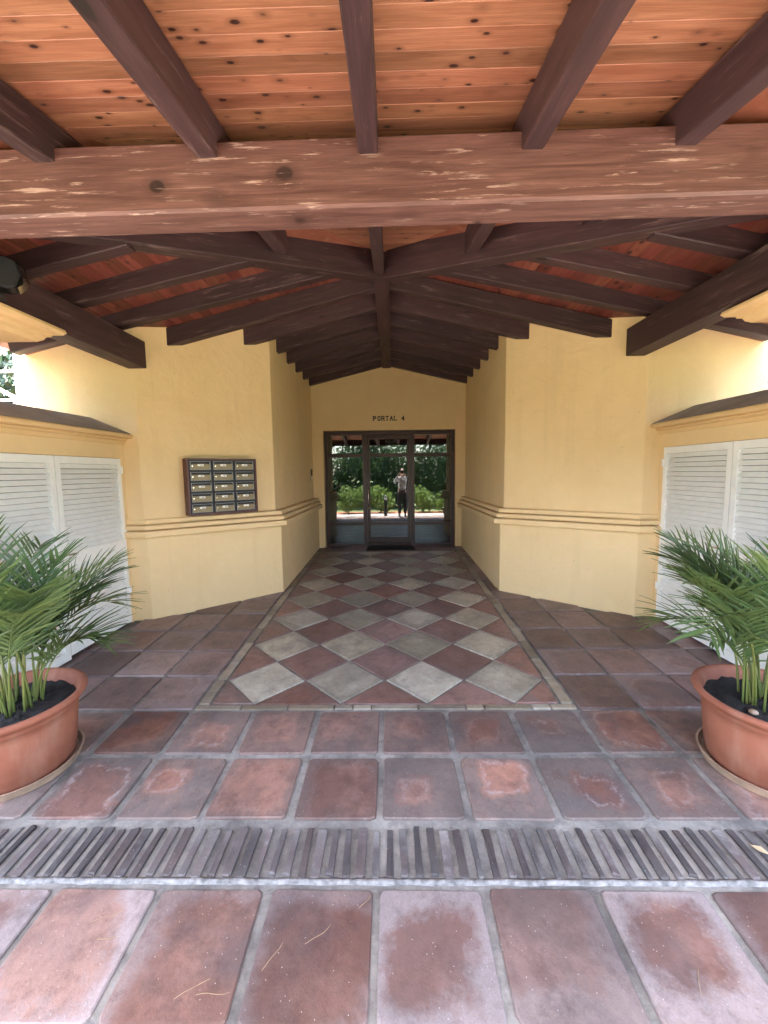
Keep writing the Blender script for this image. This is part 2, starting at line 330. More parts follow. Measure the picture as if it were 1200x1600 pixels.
# ------------------------------------------------------------------ ground and floor
S = 0.039
def fz(y): return S*y
g = MB().add([(-90,-90,-0.09),(90,-90,-0.09),(90,90,-0.09),(-90,90,-0.09)], [(0,1,2,3)]).build('ground', M['lawn']); struct(g)
for sx in (-1, 1):
    struct(MB().box((sx*3.12,-0.51,-0.12),(sx*7.5,11.5,-0.045)).build('bounce_paving', M['path'], bevel=0.01))  # unseen side paving, added to bounce sunlight onto the outer upper walls
struct(MB().box((-14,-1.75,-0.12),(14,-0.52,-0.05)).build('path', M['path'], bevel=0.01))
struct(MB().box((-14,-2.75,-0.14),(14,-1.76,-0.06)).build('flower_bed', M['redclay'], bevel=0.01))
floor = link('floor', None, None, (0, 0, 0), (math.atan(S), 0, 0)); 
fm = MB().add([(-3.1,-0.5,-0.004),(3.1,-0.5,-0.004),(3.1,7.3,-0.004),(-3.1,7.3,-0.004),(-3.1,-0.5,-0.1),(3.1,-0.5,-0.1),(3.1,7.3,-0.1),(-3.1,7.3,-0.1)],
     [(0,1,2,3),(7,6,5,4),(0,4,5,1),(1,5,6,2),(2,6,7,3),(3,7,4,0)]).mesh('floor', M['grout'])
bpy.data.objects.remove(floor); floor = struct(link('floor', fm, None, (0, 0, 0), (math.atan(S), 0, 0)))
def wobble():
    return (R.gauss(0, 0.003), R.gauss(0, 0.003), R.gauss(0, 0.006))
def tile_set(matname, hx, hy, r, jit, n=5, bev=0.005):
    return [slab(roundrect(hx, hy, r, jit), 0.007, -0.012, bev).mesh('tile', M[matname]) for _ in range(n)]
PX, PY, GX = 0.402, 0.404, -0.07
front = tile_set('tile_front', 0.186, 0.186, 0.022, 0.0025)
mid = tile_set('tile_mid', 0.183, 0.184, 0.022, 0.003)
side = tile_set('tile_side', 0.190, 0.190, 0.012, 0.0015)
def put(meshes, x, y, parent=floor):
    return link('tile', R.choice(meshes), parent, (x+R.gauss(0, 0.002), y+R.gauss(0, 0.002), R.gauss(0, 0.0008)),
                (R.gauss(0, 0.003), R.gauss(0, 0.003), R.choice((0, 1, 2, 3))*math.pi/2+R.gauss(0, 0.005)))
for row in range(-4, 1):                                   # rows nearer than the brick strip
    for k in range(-8, 8): put(front, GX+PX*(k+0.5), 1.395-PY*(0.5-row))
for row in range(2):
    for k in range(-8, 8):
        x = GX+PX*(k+0.5)
        put(mid, x, 1.660+PY*(row+0.5))
# brick strip
bset = [slab(roundrect(0.0135+R.uniform(-0.004, 0.004), 0.106+R.uniform(-0.010, 0.005), 0.006, 0.0035), 0.008, -0.02, 0.004).mesh('brick', M['brick']) for _ in range(8)]
x = -2.4
while x < 2.4:
    link('brick', R.choice(bset), floor, (x, 1.527+R.gauss(0, 0.003), R.gauss(-0.001, 0.0015)), (R.gauss(0, 0.008), R.gauss(0, 0.03), R.gauss(0, 0.012)))
    x += 0.058+R.gauss(0, 0.0025)
ml = MB()                                                   # mortar ridge along the front of the strip
n = 160; prof = []
for i in range(n+1):
    x = -3.0+6.0*i/n; a = noise.noise((x*9, 0, 0)); b = noise.noise((x*23, 5, 0)); c = noise.noise((x*14, 9, 2))
    y0 = 1.400+0.006*a+0.003*b; y1 = 1.424+0.008*c; z = 0.008+0.003*b
    prof.append(((x, y0, -0.02), (x, y0+0.002, z*0.7), (x, (y0+y1)/2, z), (x, y1, 0.001), (x, y1, -0.02)))
for p in prof: ml.v += p
for i in range(n):
    for k in range(4): ml.f.append((i*5+k, i*5+k+1, (i+1)*5+k+1, (i+1)*5+k))
ml.build('mortar_ridge', M['mortar'], floor, smooth=True)
# diamond field
X0, X1, Y0, Y1, DP = -1.193, 1.075, 2.53, 6.783, 0.567
h = DP/2
def diamond(cx, cy, matname):
    P = [(cx+h, cy), (cx, cy+h), (cx-h, cy), (cx, cy-h)]
    for ax, v, gt in ((0, X0, True), (0, X1, False), (1, Y0, True), (1, Y1, False)):
        P = clip(P, ax, v, gt)
        if len(P) < 3: return
    ar = abs(sum(P[i][0]*P[(i+1) % len(P)][1]-P[(i+1) % len(P)][0]*P[i][1] for i in range(len(P))))/2
    if ar < 0.01: return
    Q = [(p[0]-cx, p[1]-cy) for p in P]
    c45 = math.sqrt(0.5); Q = [(c45*(a+b), c45*(b-a)) for a, b in Q]      # object turned 45 deg, so its axes follow the edges
    Q = [(p[0]+R.gauss(0, 0.0015), p[1]+R.gauss(0, 0.0015)) for p in shrink(Q, d=0.0125)]
    key = (matname, len(Q)) if len(P) == 4 and ar > 0.15 else None
    if key not in DM or key is None or len(DM[key]) < 5:
        me = slab(Q, 0.007, -0.012, 0.004).mesh('tile', M[matname])
        if key: DM.setdefault(key, []).append(me)
    else: me = R.choice(DM[key])
    link('tile', me, floor, (cx, cy, R.gauss(0, 0.0006)), (R.gauss(0, 0.002), R.gauss(0, 0.002), math.pi/4))
DM = {}
for j in range(-1, 9):
    for i in range(-1, 5):
        diamond(X0+h+DP*i, Y0+h+DP*j, 'tile_cream'); diamond(X0+DP*(i+1), Y0+DP*(j+1), 'tile_red')
for i in range(5): diamond(X0+DP*i, Y0, 'tile_red')
# border stones round the field
def stone(x0, y0, x1, y1):
    link('border_stone', slab(roundrect((x1-x0)/2-0.005, (y1-y0)/2-0.005, 0.005, 0.0015), 0.007, -0.012, 0.003).mesh('border_stone', M['stone']), floor, ((x0+x1)/2, (y0+y1)/2, 0))
xs = X0-0.085
while xs < X1+0.08:
    L = R.choice((0.30, 0.30, 0.12)); stone(xs, Y0-0.058, min(xs+L, X1+0.09), Y0-0.008); xs += L
for xa, xb in ((X0-0.085, X0-0.010), (X1+0.010, X1+0.085)):
    ys = Y0
    while ys < Y1: stone(xa, ys, xb, min(ys+0.30, Y1+0.06)); ys += 0.30
xs = X0
while xs < X1: stone(xs, Y1+0.006, min(xs+0.3, X1), Y1+0.056); xs += 0.3
for k in range(7): put(side, X0+0.19+PX*k*0.94, Y1+0.26)
# side tiles under the portico
for k in range(4):
    for row in range(6):
        for s in (-1, 1):
            x = (X0-0.095-PX*(k+0.5)) if s < 0 else (X1+0.095+PX*(k+0.5)); y = 2.470+PY*(row+0.5)
            if abs(x) > 1.3 and y-0.1 > 4.78-(abs(x)-1.3)*0.755: continue
            put(side, x, y)
ys = 4.75
while ys < 6.9:
    link('tile', slab(roundrect(0.045, 0.19, 0.006, 0.001), 0.007, -0.012, 0.004).mesh('tile', M['tile_side']), floor, (X1+0.135, ys+0.2, 0)); ys += 0.402

# ------------------------------------------------------------------ building shell
RZ = 3.565; SS = 0.238; SF = 0.187; HUBY = 3.98            # plank underside at the ridge, side slope, front slope, hub
def pz(x): return RZ-SS*abs(x)
def pfz(y): return 3.60-SF*(HUBY-y)
bld = thing('entrance_building', 'yellow stucco entrance building with a glass door at the end of its recess', 'building', (0, 7.17, 0.28))
BO = Vector((0, 7.17, 0.28))
def P(mb, name, mat, **kw):
    mb.v = [tuple(Vector(v)-BO) for v in mb.v]; return mb.build(name, M[mat], bld, **kw)
AL, BL, AR, BR = (-1.30, 4.78), (-2.40, 3.95), (1.265, 4.75), (2.38, 3.95)
DW = 7.17
def rz_(o): return lambda x, y: pz(x)+o
ALU, BLU, ARU, BRU = (-1.370, 4.82), (-2.42, 3.951), (1.318, 4.79), (2.40, 3.951)
P(MB().prism([AL, (-1.275, DW), (-1.275, 7.5), (-3.569, 7.5), (-3.569, 3.95), BL], -0.1, 1.062), 'pier_base', 'wall', bevel=0.006)
P(MB().prism([AR, BR, (3.499, 3.95), (3.499, 7.5), (1.235, 7.5), (1.235, DW)], -0.1, 1.062), 'pier_base', 'wall', bevel=0.006)
P(MB().prism([ALU, (-1.352, DW+0.002), (-1.352, 7.5), (-3.57, 7.5), (-3.57, 3.951), BLU], 1.064, rz_(0.02)), 'pier_wall', 'wall', bevel=0.006)
P(MB().prism([ARU, BRU, (3.50, 3.951), (3.50, 7.5), (1.295, 7.5), (1.295, DW+0.002)], 1.064, rz_(0.02)), 'pier_wall', 'wall', bevel=0.006)
OX0, OX1, OZ = -1.165, 1.125, 2.325
ew = MB()
yf, yb = DW, DW+0.22
outer = [(-1.42, 0.1), (OX0, 0.1), (OX0, OZ), (OX1, OZ), (OX1, 0.1), (1.36, 0.1), (1.36, pz(1.36)+0.02), (0, RZ+0.02), (-1.42, pz(1.42)+0.02)]
nn = len(outer)
ew.add([(x, yf, z) for x, z in outer]+[(x, yb, z) for x, z in outer], [tuple(range(nn)), tuple(range(nn, 2*nn))[::-1]]+[(i, (i+1) % nn, nn+(i+1) % nn, nn+i) for i in range(nn)])
P(ew, 'end_wall', 'wall')
def sweep(path, prof, closed=False):
    """prof: (outward, z); path in plan, outward is to the left of travel"""
    mb = MB(); n = len(path); k = len(prof)
    for i, p in enumerate(path):
        p = Vector(p); a = (p-Vector(path[i-1])).normalized() if i else None; b = (Vector(path[i+1])-p).normalized() if i < n-1 else None
        na = Vector((-a.y, a.x)) if a else None; nb = Vector((-b.y, b.x)) if b else None
        if na and nb: m = (na+nb).normalized(); m = m/max(0.3, m.dot(na))
        else: m = na or nb
        for o, z in prof: mb.v.append((p.x+m.x*o, p.y+m.y*o, z))
    for i in range(n-1):
        for j in range(k):
            j2 = (j+1) % k; mb.f.append((i*k+j, i*k+j2, (i+1)*k+j2, (i+1)*k+j))
    mb.f.append(tuple(range(k))[::-1]); mb.f.append(tuple((n-1)*k+j for j in range(k))); return mb
def band(z0, z1, o): return [(-0.13, z0-0.0), (o-0.004, z0), (o, z0+0.004), (o, z1-0.008), (o-0.012, z1), (-0.13, z1+0.004)]
pl = [(-1.275, 7.168), AL, (BL[0]+0.06, BL[1]+0.045), (BL[0], BL[1]+0.0), (BL[0]-0.06, BL[1]), (-2.60, 3.95)]
pr = [(2.575, 3.95), (BR[0]+0.06, BR[1]), BR, (BR[0]-0.06, BR[1]+0.043), AR, (1.235, 7.168)]
for path, rev in ((pl, True), (pr, True)):
    for z0, z1, o in ((0.998, 1.058, 0.078), (1.068, 1.113, 0.046), (1.123, 1.170, 0.014)):
        mb = sweep(path, [(-o_, z) for o_, z in band(z0, z1, o)] if path is None else [(o_, z) for o_, z in band(z0, z1, o)])
        P(mb, 'dado_moulding', 'wall')
# hall behind the glass
struct(MB().box((-2.2, 7.43, 0.14), (2.2, 11.5, 0.272)).build('hall_floor', M['tile_side']))
hl = MB(); 
for a, b in (((-2.3, 11.5, 0.2), (2.3, 11.7, 3.0)), ((-2.4, 7.52, 0.2), (-2.2, 11.6, 3.0)), ((2.2, 7.52, 0.2), (2.4, 11.6, 3.0))): hl.box(a, b)
struct(hl.build('hall_wall', M['grey_wall'])); struct(MB().box((-2.4, 7.44, 2.7), (2.4, 11.7, 2.9)).build('hall_ceiling', M['grey_wall']))
hw = MB().box((-2.4, 7.51, 0.0), (-1.24, 7.6, 3.2)).box((1.2, 7.51, 0.0), (2.4, 7.6, 3.2)); struct(hw.build('hall_front_wall', M['grey_wall']))

# glass entrance door: part of the building
fy0, fy1 = DW+0.06, DW+0.14
Z0 = 0.285
FX0, FX1, FZ = OX0+0.012, OX1-0.012, OZ-0.012
dfm = MB().box((FX0, fy0, Z0), (FX0+0.055, fy1, FZ)).box((FX1-0.055, fy0, Z0), (FX1, fy1, FZ)).box((FX0+0.055, fy0+.001, FZ-0.06), (FX1-0.055, fy1, FZ)).box((FX0+0.055, fy0+.001, Z0), (FX1-0.055, fy1, Z0+0.05))
MX0, MX1 = -0.455, 0.385
dfm.box((MX0-0.035, fy0+.002, Z0+0.05), (MX0+0.035, fy1, FZ-0.06)).box((MX1-0.035, fy0+.002, Z0+0.05), (MX1+0.035, fy1, FZ-0.06))
door = P(dfm, 'entrance_door', 'frame')
def DP_(mb, name, mat, **kw):
    mb.v = [tuple(Vector(v)-BO) for v in mb.v]; return mb.build(name, M[mat], door, **kw)
def pane(x0, x1, z0, z1, y=fy0+0.04): return DP_(MB().box((x0, y-0.004, z0), (x1, y+0.004, z1)), 'pane', 'glass')
def rail(x0, x1, z0, z1): return DP_(MB().box((x0, fy0+0.004, z0), (x1, fy1-0.004, z1), None), 'rail', 'frame', bevel=0.003)
TZ, LZ = 1.90, 0.69
for x0, x1 in ((FX0+0.055, MX0-0.035), (MX1+0.035, FX1-0.055)):
    rail(x0, x1, TZ-0.032, TZ+0.032); rail(x0, x1, LZ-0.028, LZ+0.028)
    for z0, z1 in ((Z0+0.05, LZ-0.028), (LZ+0.028, TZ-0.032), (TZ+0.032, FZ-0.06)): pane(x0, x1, z0, z1)
# centre leaf, a little ajar
lx0, lx1 = MX0+0.037, MX1-0.037
lw_ = lx1-lx0
leafc = Vector((lx1, fy0+0.04, 0))
lm = MB(); zt, zb = FZ-0.064, Z0+0.055
for a, b in (((-lw_, -0.022, zb), (-lw_+0.055, 0.022, zt)), ((-0.055, -0.022, zb), (0, 0.022, zt)), ((-lw_+0.055, -0.021, zt-0.06), (-0.055, 0.021, zt)), ((-lw_+0.055, -0.021, zb), (-0.055, 0.021, zb+0.11)),
             ((-lw_+0.055, -0.020, TZ-0.032), (-0.055, 0.020, TZ+0.032)), ((-lw_+0.055, -0.020, LZ-0.028), (-0.055, 0.020, LZ+0.028))): lm.box(a, b)
leaf = lm.build('door_leaf', M['frame'], bld, tuple(leafc-BO), (0, 0, -rad(1.45)))
for z0, z1 in ((zb+0.11, LZ-0.028), (LZ+0.028, TZ-0.032), (TZ+0.032, zt-0.06)):
    MB().box((-lw_+0.055, -0.004, z0), (-0.055, 0.004, z1)).build('pane', M['glass'], leaf)
hb = MB().tube([(-lw_+0.027, -0.022, 1.02), (-lw_+0.027, -0.065, 1.05), (-lw_+0.027, -0.065, 1.30), (-lw_+0.027, -0.022, 1.33)], 0.010, 10)
hb.build('handle', M['chrome'], leaf, smooth=True)
MB().lathe([(0.016, 0), (0.016, 0.012), (0.008, 0.016)], 16).build('lock', M['brass'], leaf, (-lw_+0.027, -0.022, 0.97), (math.pi/2, 0, 0))

# lettering
STROKES = {'P': [((0,0),(0,1)), ((0,1),(.5,1)), ((.5,1),(.62,.86)), ((.62,.86),(.62,.64)), ((.62,.64),(.5,.5)), ((.5,.5),(0,.5))],
 'O': [((.1,.15),(.1,.85)), ((.1,.85),(.25,1)), ((.25,1),(.5,1)), ((.5,1),(.65,.85)), ((.65,.85),(.65,.15)), ((.65,.15),(.5,0)), ((.5,0),(.25,0)), ((.25,0),(.1,.15))],
 'R': [((0,0),(0,1)), ((0,1),(.5,1)), ((.5,1),(.62,.86)), ((.62,.86),(.62,.64)), ((.62,.64),(.5,.5)), ((.5,.5),(0,.5)), ((.35,.5),(.66,0))],
 'T': [((.33,0),(.33,1)), ((0,1),(.66,1))], 'A': [((0,0),(.33,1)), ((.33,1),(.66,0)), ((.12,.35),(.54,.35))], 'L': [((0,0),(0,1)), ((0,0),(.58,0))],
 '4': [((.5,0),(.5,1)), ((.5,1),(0,.33)), ((0,.33),(.68,.33))],
 'B': [((0,0),(0,1)), ((0,1),(.48,1)), ((.48,1),(.58,.88)), ((.58,.88),(.58,.64)), ((.58,.64),(.46,.52)), ((0,.52),(.5,.52)), ((.5,.52),(.64,.38)), ((.64,.38),(.64,.14)), ((.64,.14),(.5,0)), ((.5,0),(0,0))],
 'J': [((.3,1),(.66,1)), ((.5,1),(.5,.15)), ((.5,.15),(.38,0)), ((.38,0),(.15,0)), ((.15,0),(.02,.15))]}
SERIF = {'P': [(0,0),(0,1)], 'R': [(0,0),(0,1),(.66,0)], 'T': [(.33,0)], 'A': [(0,0),(.66,0)], 'L': [(0,1)], '4': [(.5,0)]}
def letters(word, x0, z, ht, pitch, root, wd=0.16, gap=1.0):
    x = x0
    for ch in word:
        if ch == ' ': x += pitch*gap; continue
        mb = MB(); t = ht*wd/2
        for i, (a, b) in enumerate(STROKES[ch]):
            a = Vector((a[0]*ht, 0, a[1]*ht)); b = Vector((b[0]*ht, 0, b[1]*ht)); d = (b-a).normalized(); n_ = Vector((-d.z, 0, d.x))*t; a = a-d*t; b = b+d*t
            y = -0.012-0.0007*i
            vs8 = [a-n_, b-n_, b+n_, a+n_]; v = [(p.x, y, p.z) for p in vs8]+[(p.x, 0.004, p.z) for p in vs8]
            mb.add(v, [(0,1,2,3),(7,6,5,4),(0,4,5,1),(1,5,6,2),(2,6,7,3),(3,7,4,0)])
        for i, (sx, sz) in enumerate(SERIF.get(ch, [])):
            zc = sz*ht; mb.box((sx*ht-ht*.2, -0.011-.0003*i, zc-t*.7), (sx*ht+ht*.2, 0.003, zc+t*.7))
        mb.build('letter', M['black'], root, (x, 0, z)); x += pitch
lt = thing('wall_lettering', 'small black raised letters PORTAL 4 on the wall over the glass door', 'lettering', (0, DW-0.004, 2.49))
letters('PORTAL 4', -0.285, 0, 0.066, 0.072, lt, 0.2, 0.75)
lt2 = thing('door_lettering', 'tiny black word BAJA at the top of the glass door', 'lettering', (0, fy0+0.012, 2.118))
letters('BAJA', -0.075, 0, 0.058, 0.049, lt2, 0.24)
mat_ = MB().prism([(-0.43, 6.86), (0.41, 6.88), (0.385, 7.20), (-0.40, 7.20)], lambda x, y: fz(y)+0.009, lambda x, y: fz(y)+0.024).build('doormat', M['rubber'], bevel=0.004)
tag(mat_, 'black doormat lying in front of the glass door', 'doormat')
ic = thing('intercom', 'slim black and chrome intercom panel on the recess wall near the door', 'intercom', (-1.356, 6.95, 1.46))
MB().box((0, -0.05, 0), (0.018, 0.05, 0.22)).build('back_plate', M['chrome'], ic, bevel=0.003)
MB().box((0.019, -0.042, 0.10), (0.026, 0.042, 0.21)).build('screen', M['black'], ic, bevel=0.002)
for i in range(3): MB().box((0.019, -0.03, 0.015+0.026*i), (0.024, 0.03, 0.033+0.026*i)).build('button', M['paper'], ic)

# ------------------------------------------------------------------ wooden roof
roof = thing('wooden_roof', 'pine boarded hipped roof on dark timber rafters over the portico', 'roof', (0, 2.0, 2.81))
RO = Vector((0, 2.0, 2.81))
def timber(name, a, b, wid, dep, mat='beam', bev=0.006, top=None):
    """box along a to b (centre line of the underside), dep measured upward, square to the run"""
    a, b = Vector(a), Vector(b); d = (b-a); L = d.length; d.normalize()
    s = d.cross(Vector((0, 0, 1))).normalized(); u = s.cross(d)
    mt = Matrix((d, -s, u)).transposed().to_4x4(); mt.translation = a-RO
    me = MB().box((0, -wid/2, 0), (L, wid/2, dep)).mesh(name, M[mat], bev)
    o = bpy.data.objects.new(name, me); COL.objects.link(o); o.parent = roof; o.matrix_local = mt; return o
# front beam with hewn look
fb = MB(); nx = 60; sec = [(0, 0), (0.226, 0), (0.226, 0.258), (0, 0.258)]
timber('front_beam', (-3.2, 2.088, 2.790), (3.2, 2.088, 2.842), 0.178, 0.300, 'bigbeam', 0.012)
timber('ridge_beam', (-0.065, HUBY-0.06, 3.36), (-0.048, DW-0.002, 3.36), 0.15, 0.23)
for s, xo, z0 in ((-1, -2.38, 2.605), (1, 2.275, 2.64)):
    timber('side_beam', (xo, 2.20, z0), (xo, 3.948, z0), 0.178, 0.245)
HX, HY = 2.45, 2.10
def hipy(x): return HUBY-abs(x)/HX*(HUBY-HY)
def hipx(y): return (HUBY-y)/(HUBY-HY)*HX
for s in (-1, 1):
    timber('hip_beam', (-0.05+s*0.05, HUBY-0.02, 3.36-0.005), (s*2.75, HUBY-(2.75/HX)*(HUBY-HY), 3.36-0.19*2.75), 0.13, 0.30)
EAVE = -0.40
for i, x in enumerate((-3.03, -2.30, -1.57, -0.82, -0.085, 0.655, 1.335, 2.06, 2.79)):
    ye = HUBY-0.05 if abs(x) < 0.3 else (hipy(x)-0.02 if abs(x) < 2.2 else 2.3)
    zb_ = lambda y: pfz(y)-0.195
    timber('rafter', (x, EAVE, zb_(EAVE)), (x, ye, zb_(ye)), 0.098 if i != 4 else 0.088, 0.178)
yr = [2.20, 2.69, 3.17, 3.65, 4.14, 4.63, 5.11, 5.59, 6.07, 6.55, 7.03]
for y in yr:
    for s in (-1, 1):
        xi = 0.03 if y > HUBY-0.05 else max(0.03, hipx(y+0.05)+0.02)
        if xi > 2.3: xi = 2.35
        xo = 3.32 if s < 0 else 3.28
        sl_ = 0.212 if y < 3.9 else SS
        zz = lambda x: RZ-0.178-sl_*x
        timber('rafter', (s*xi-(0.05 if xi < .1 else 0), y+0.05, zz(xi)), (s*xo, y+0.05, zz(xo)), 0.095, 0.168)
# boards of the front slope
ang = math.atan(SF); PW = 0.098
pm = {}
y = EAVE-0.02
while y < HUBY:
    ym = y+PW*math.cos(ang)*0.5; hw_ = 3.42 if ym < HY else min(3.42, hipx(y)+0.10)
    mb = MB().box((-hw_, -PW/2+0.0006, 0), (hw_, PW/2-0.0006, 0.022))
    o = mb.build('board', M['plank'], roof, tuple(Vector((0, ym, pfz(ym)))-RO), (ang, R.gauss(0, 0.0004), 0), bevel=0.0018)
    y += PW*math.cos(ang)
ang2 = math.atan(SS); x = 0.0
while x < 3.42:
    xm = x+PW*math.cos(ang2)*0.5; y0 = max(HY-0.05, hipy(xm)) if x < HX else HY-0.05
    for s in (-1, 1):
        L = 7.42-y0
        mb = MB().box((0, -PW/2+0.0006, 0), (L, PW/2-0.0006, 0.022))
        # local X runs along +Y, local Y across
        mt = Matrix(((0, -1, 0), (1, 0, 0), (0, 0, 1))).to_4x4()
        me = mb.mesh('board', M['board_shaded'], 0.0018)
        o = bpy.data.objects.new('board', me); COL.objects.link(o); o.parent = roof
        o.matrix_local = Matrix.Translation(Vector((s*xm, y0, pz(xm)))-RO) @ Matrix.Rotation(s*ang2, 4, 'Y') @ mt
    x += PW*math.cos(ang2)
rc = MB()
t = 0.045
def quad_slab(p4, th):
    rc.add([tuple(Vector(p)-RO) for p in p4]+[tuple(Vector(p)-RO+Vector((0, 0, th))) for p in p4], [(0,1,2,3),(7,6,5,4),(0,4,5,1),(1,5,6,2),(2,6,7,3),(3,7,4,0)])
quad_slab([(-3.46, EAVE-0.04, pfz(EAVE)+t-.01), (3.46, EAVE-0.04, pfz(EAVE)+t-.01), (3.46, HUBY+0.2, pfz(HUBY+0.2)+t), (-3.46, HUBY+0.2, pfz(HUBY+0.2)+t)], 0.05)
for s in (-1, 1):
    quad_slab([(0, 1.95, RZ+t), (s*3.46, 1.95, pz(3.46)+t), (s*3.46, 11.8, pz(3.46)+t), (0, 11.8, RZ+t)], 0.051)
rc.build('roof_covering', M['pot'], roof)
timber('fascia', (-3.44, EAVE-0.03, pfz(EAVE)-0.215), (3.44, EAVE-0.03, pfz(EAVE)-0.215), 0.035, 0.245)

# ------------------------------------------------------------------ columns, cupboards, trellis
for s, sd_ in ((-1, 'left'), (1, 'right')):
    cx, cy = s*2.85, 2.23
    c = thing('portico_column', 'plastered ochre portico column at the %s with a wide stepped capital%s' % (sd_, ' carrying a floodlight' if s < 0 else ''), 'column', (cx, cy, fz(cy)-0.02), group='portico columns')
    zt_ = 2.604-fz(cy)+0.02 if s < 0 else 2.639-fz(cy)+0.02
    MB().box((-0.19, -0.19, 0), (0.19, 0.19, zt_-0.24)).build('shaft', M['wall'], c, bevel=0.008)
    cp = MB()
    # stepped capital, revolved square profile (half width, z)
    prof = [(0.20, -0.245), (0.25, -0.235), (0.265, -0.205), (0.30, -0.195), (0.315, -0.165), (0.36, -0.15), (0.375, -0.125), (0.53, -0.118), (0.555, -0.100), (0.565, -0.080), (0.585, -0.072), (0.590, -0.055), (0.630, -0.048), (0.645, -0.03), (0.64, -0.012), (0.60, 0.0)]
    k = 4
    for hw2, z in prof: cp.v += [(hw2, hw2, zt_+z), (-hw2, hw2, zt_+z), (-hw2, -hw2, zt_+z), (hw2, -hw2, zt_+z)]
    for i in range(len(prof)-1):
        for j in range(4): cp.f.append((i*4+j, i*4+(j+1) % 4, (i+1)*4+(j+1) % 4, (i+1)*4+j))
    cp.f.append((3, 2, 1, 0)); cp.f.append(tuple((len(prof)-1)*4+j for j in range(4)))
    cp.build('capital', M['mould'], c)
    MB().box((-0.19, -0.19, zt_+0.001), (0.19, 0.07, 2.811-fz(cy)+0.02)).build('post', M['beam'], c)
fl = thing('floodlight', 'black floodlight with curved glass front perched on the left capital', 'floodlight', (-2.185, 2.38, 2.604), (0, 0, rad(35)))
MB().prism([(-0.02, -0.05), (0.02, -0.05), (0.02, 0.05), (-0.02, 0.05)], 0, 0.006).build('foot', M['black'], fl)
MB().tube([(0, -0.07, 0.05), (0, -0.07, 0.02), (0, 0, 0.008), (0, 0.07, 0.02), (0, 0.07, 0.05)], 0.007, 6).build('bracket', M['black'], fl)
bx_ = MB(); sec = [(-0.16, 0.075), (-0.14, 0.19), (0.04, 0.215), (0.085, 0.20), (0.10, 0.13), (0.075, 0.06), (0.04, 0.045)]
bx_.add([(x, -0.06, z) for x, z in sec]+[(x, 0.06, z) for x, z in sec], [tuple(range(7)), tuple(range(7, 14))[::-1]]+[(i, (i+1) % 7, 7+(i+1) % 7, 7+i) for i in range(7)])
body = bx_.build('housing', M['black'], fl, bevel=0.008)
gl = MB(); arc = [(0.088, 0.205), (0.122, 0.17), (0.128, 0.125), (0.112, 0.085), (0.082, 0.058)]
for x, z in arc: gl.v += [(x, -0.052, z), (x, 0.052, z)]
for i in range(4): gl.f.append((2*i, 2*i+1, 2*i+3, 2*i+2))
gl.build('lens', M['chrome'], fl, smooth=True)
for i in range(4): MB().box((-0.15+0.05*i, -0.05, 0.206), (-0.145+0.05*i, 0.05, 0.228)).build('cooling_fin', M['black'], fl)

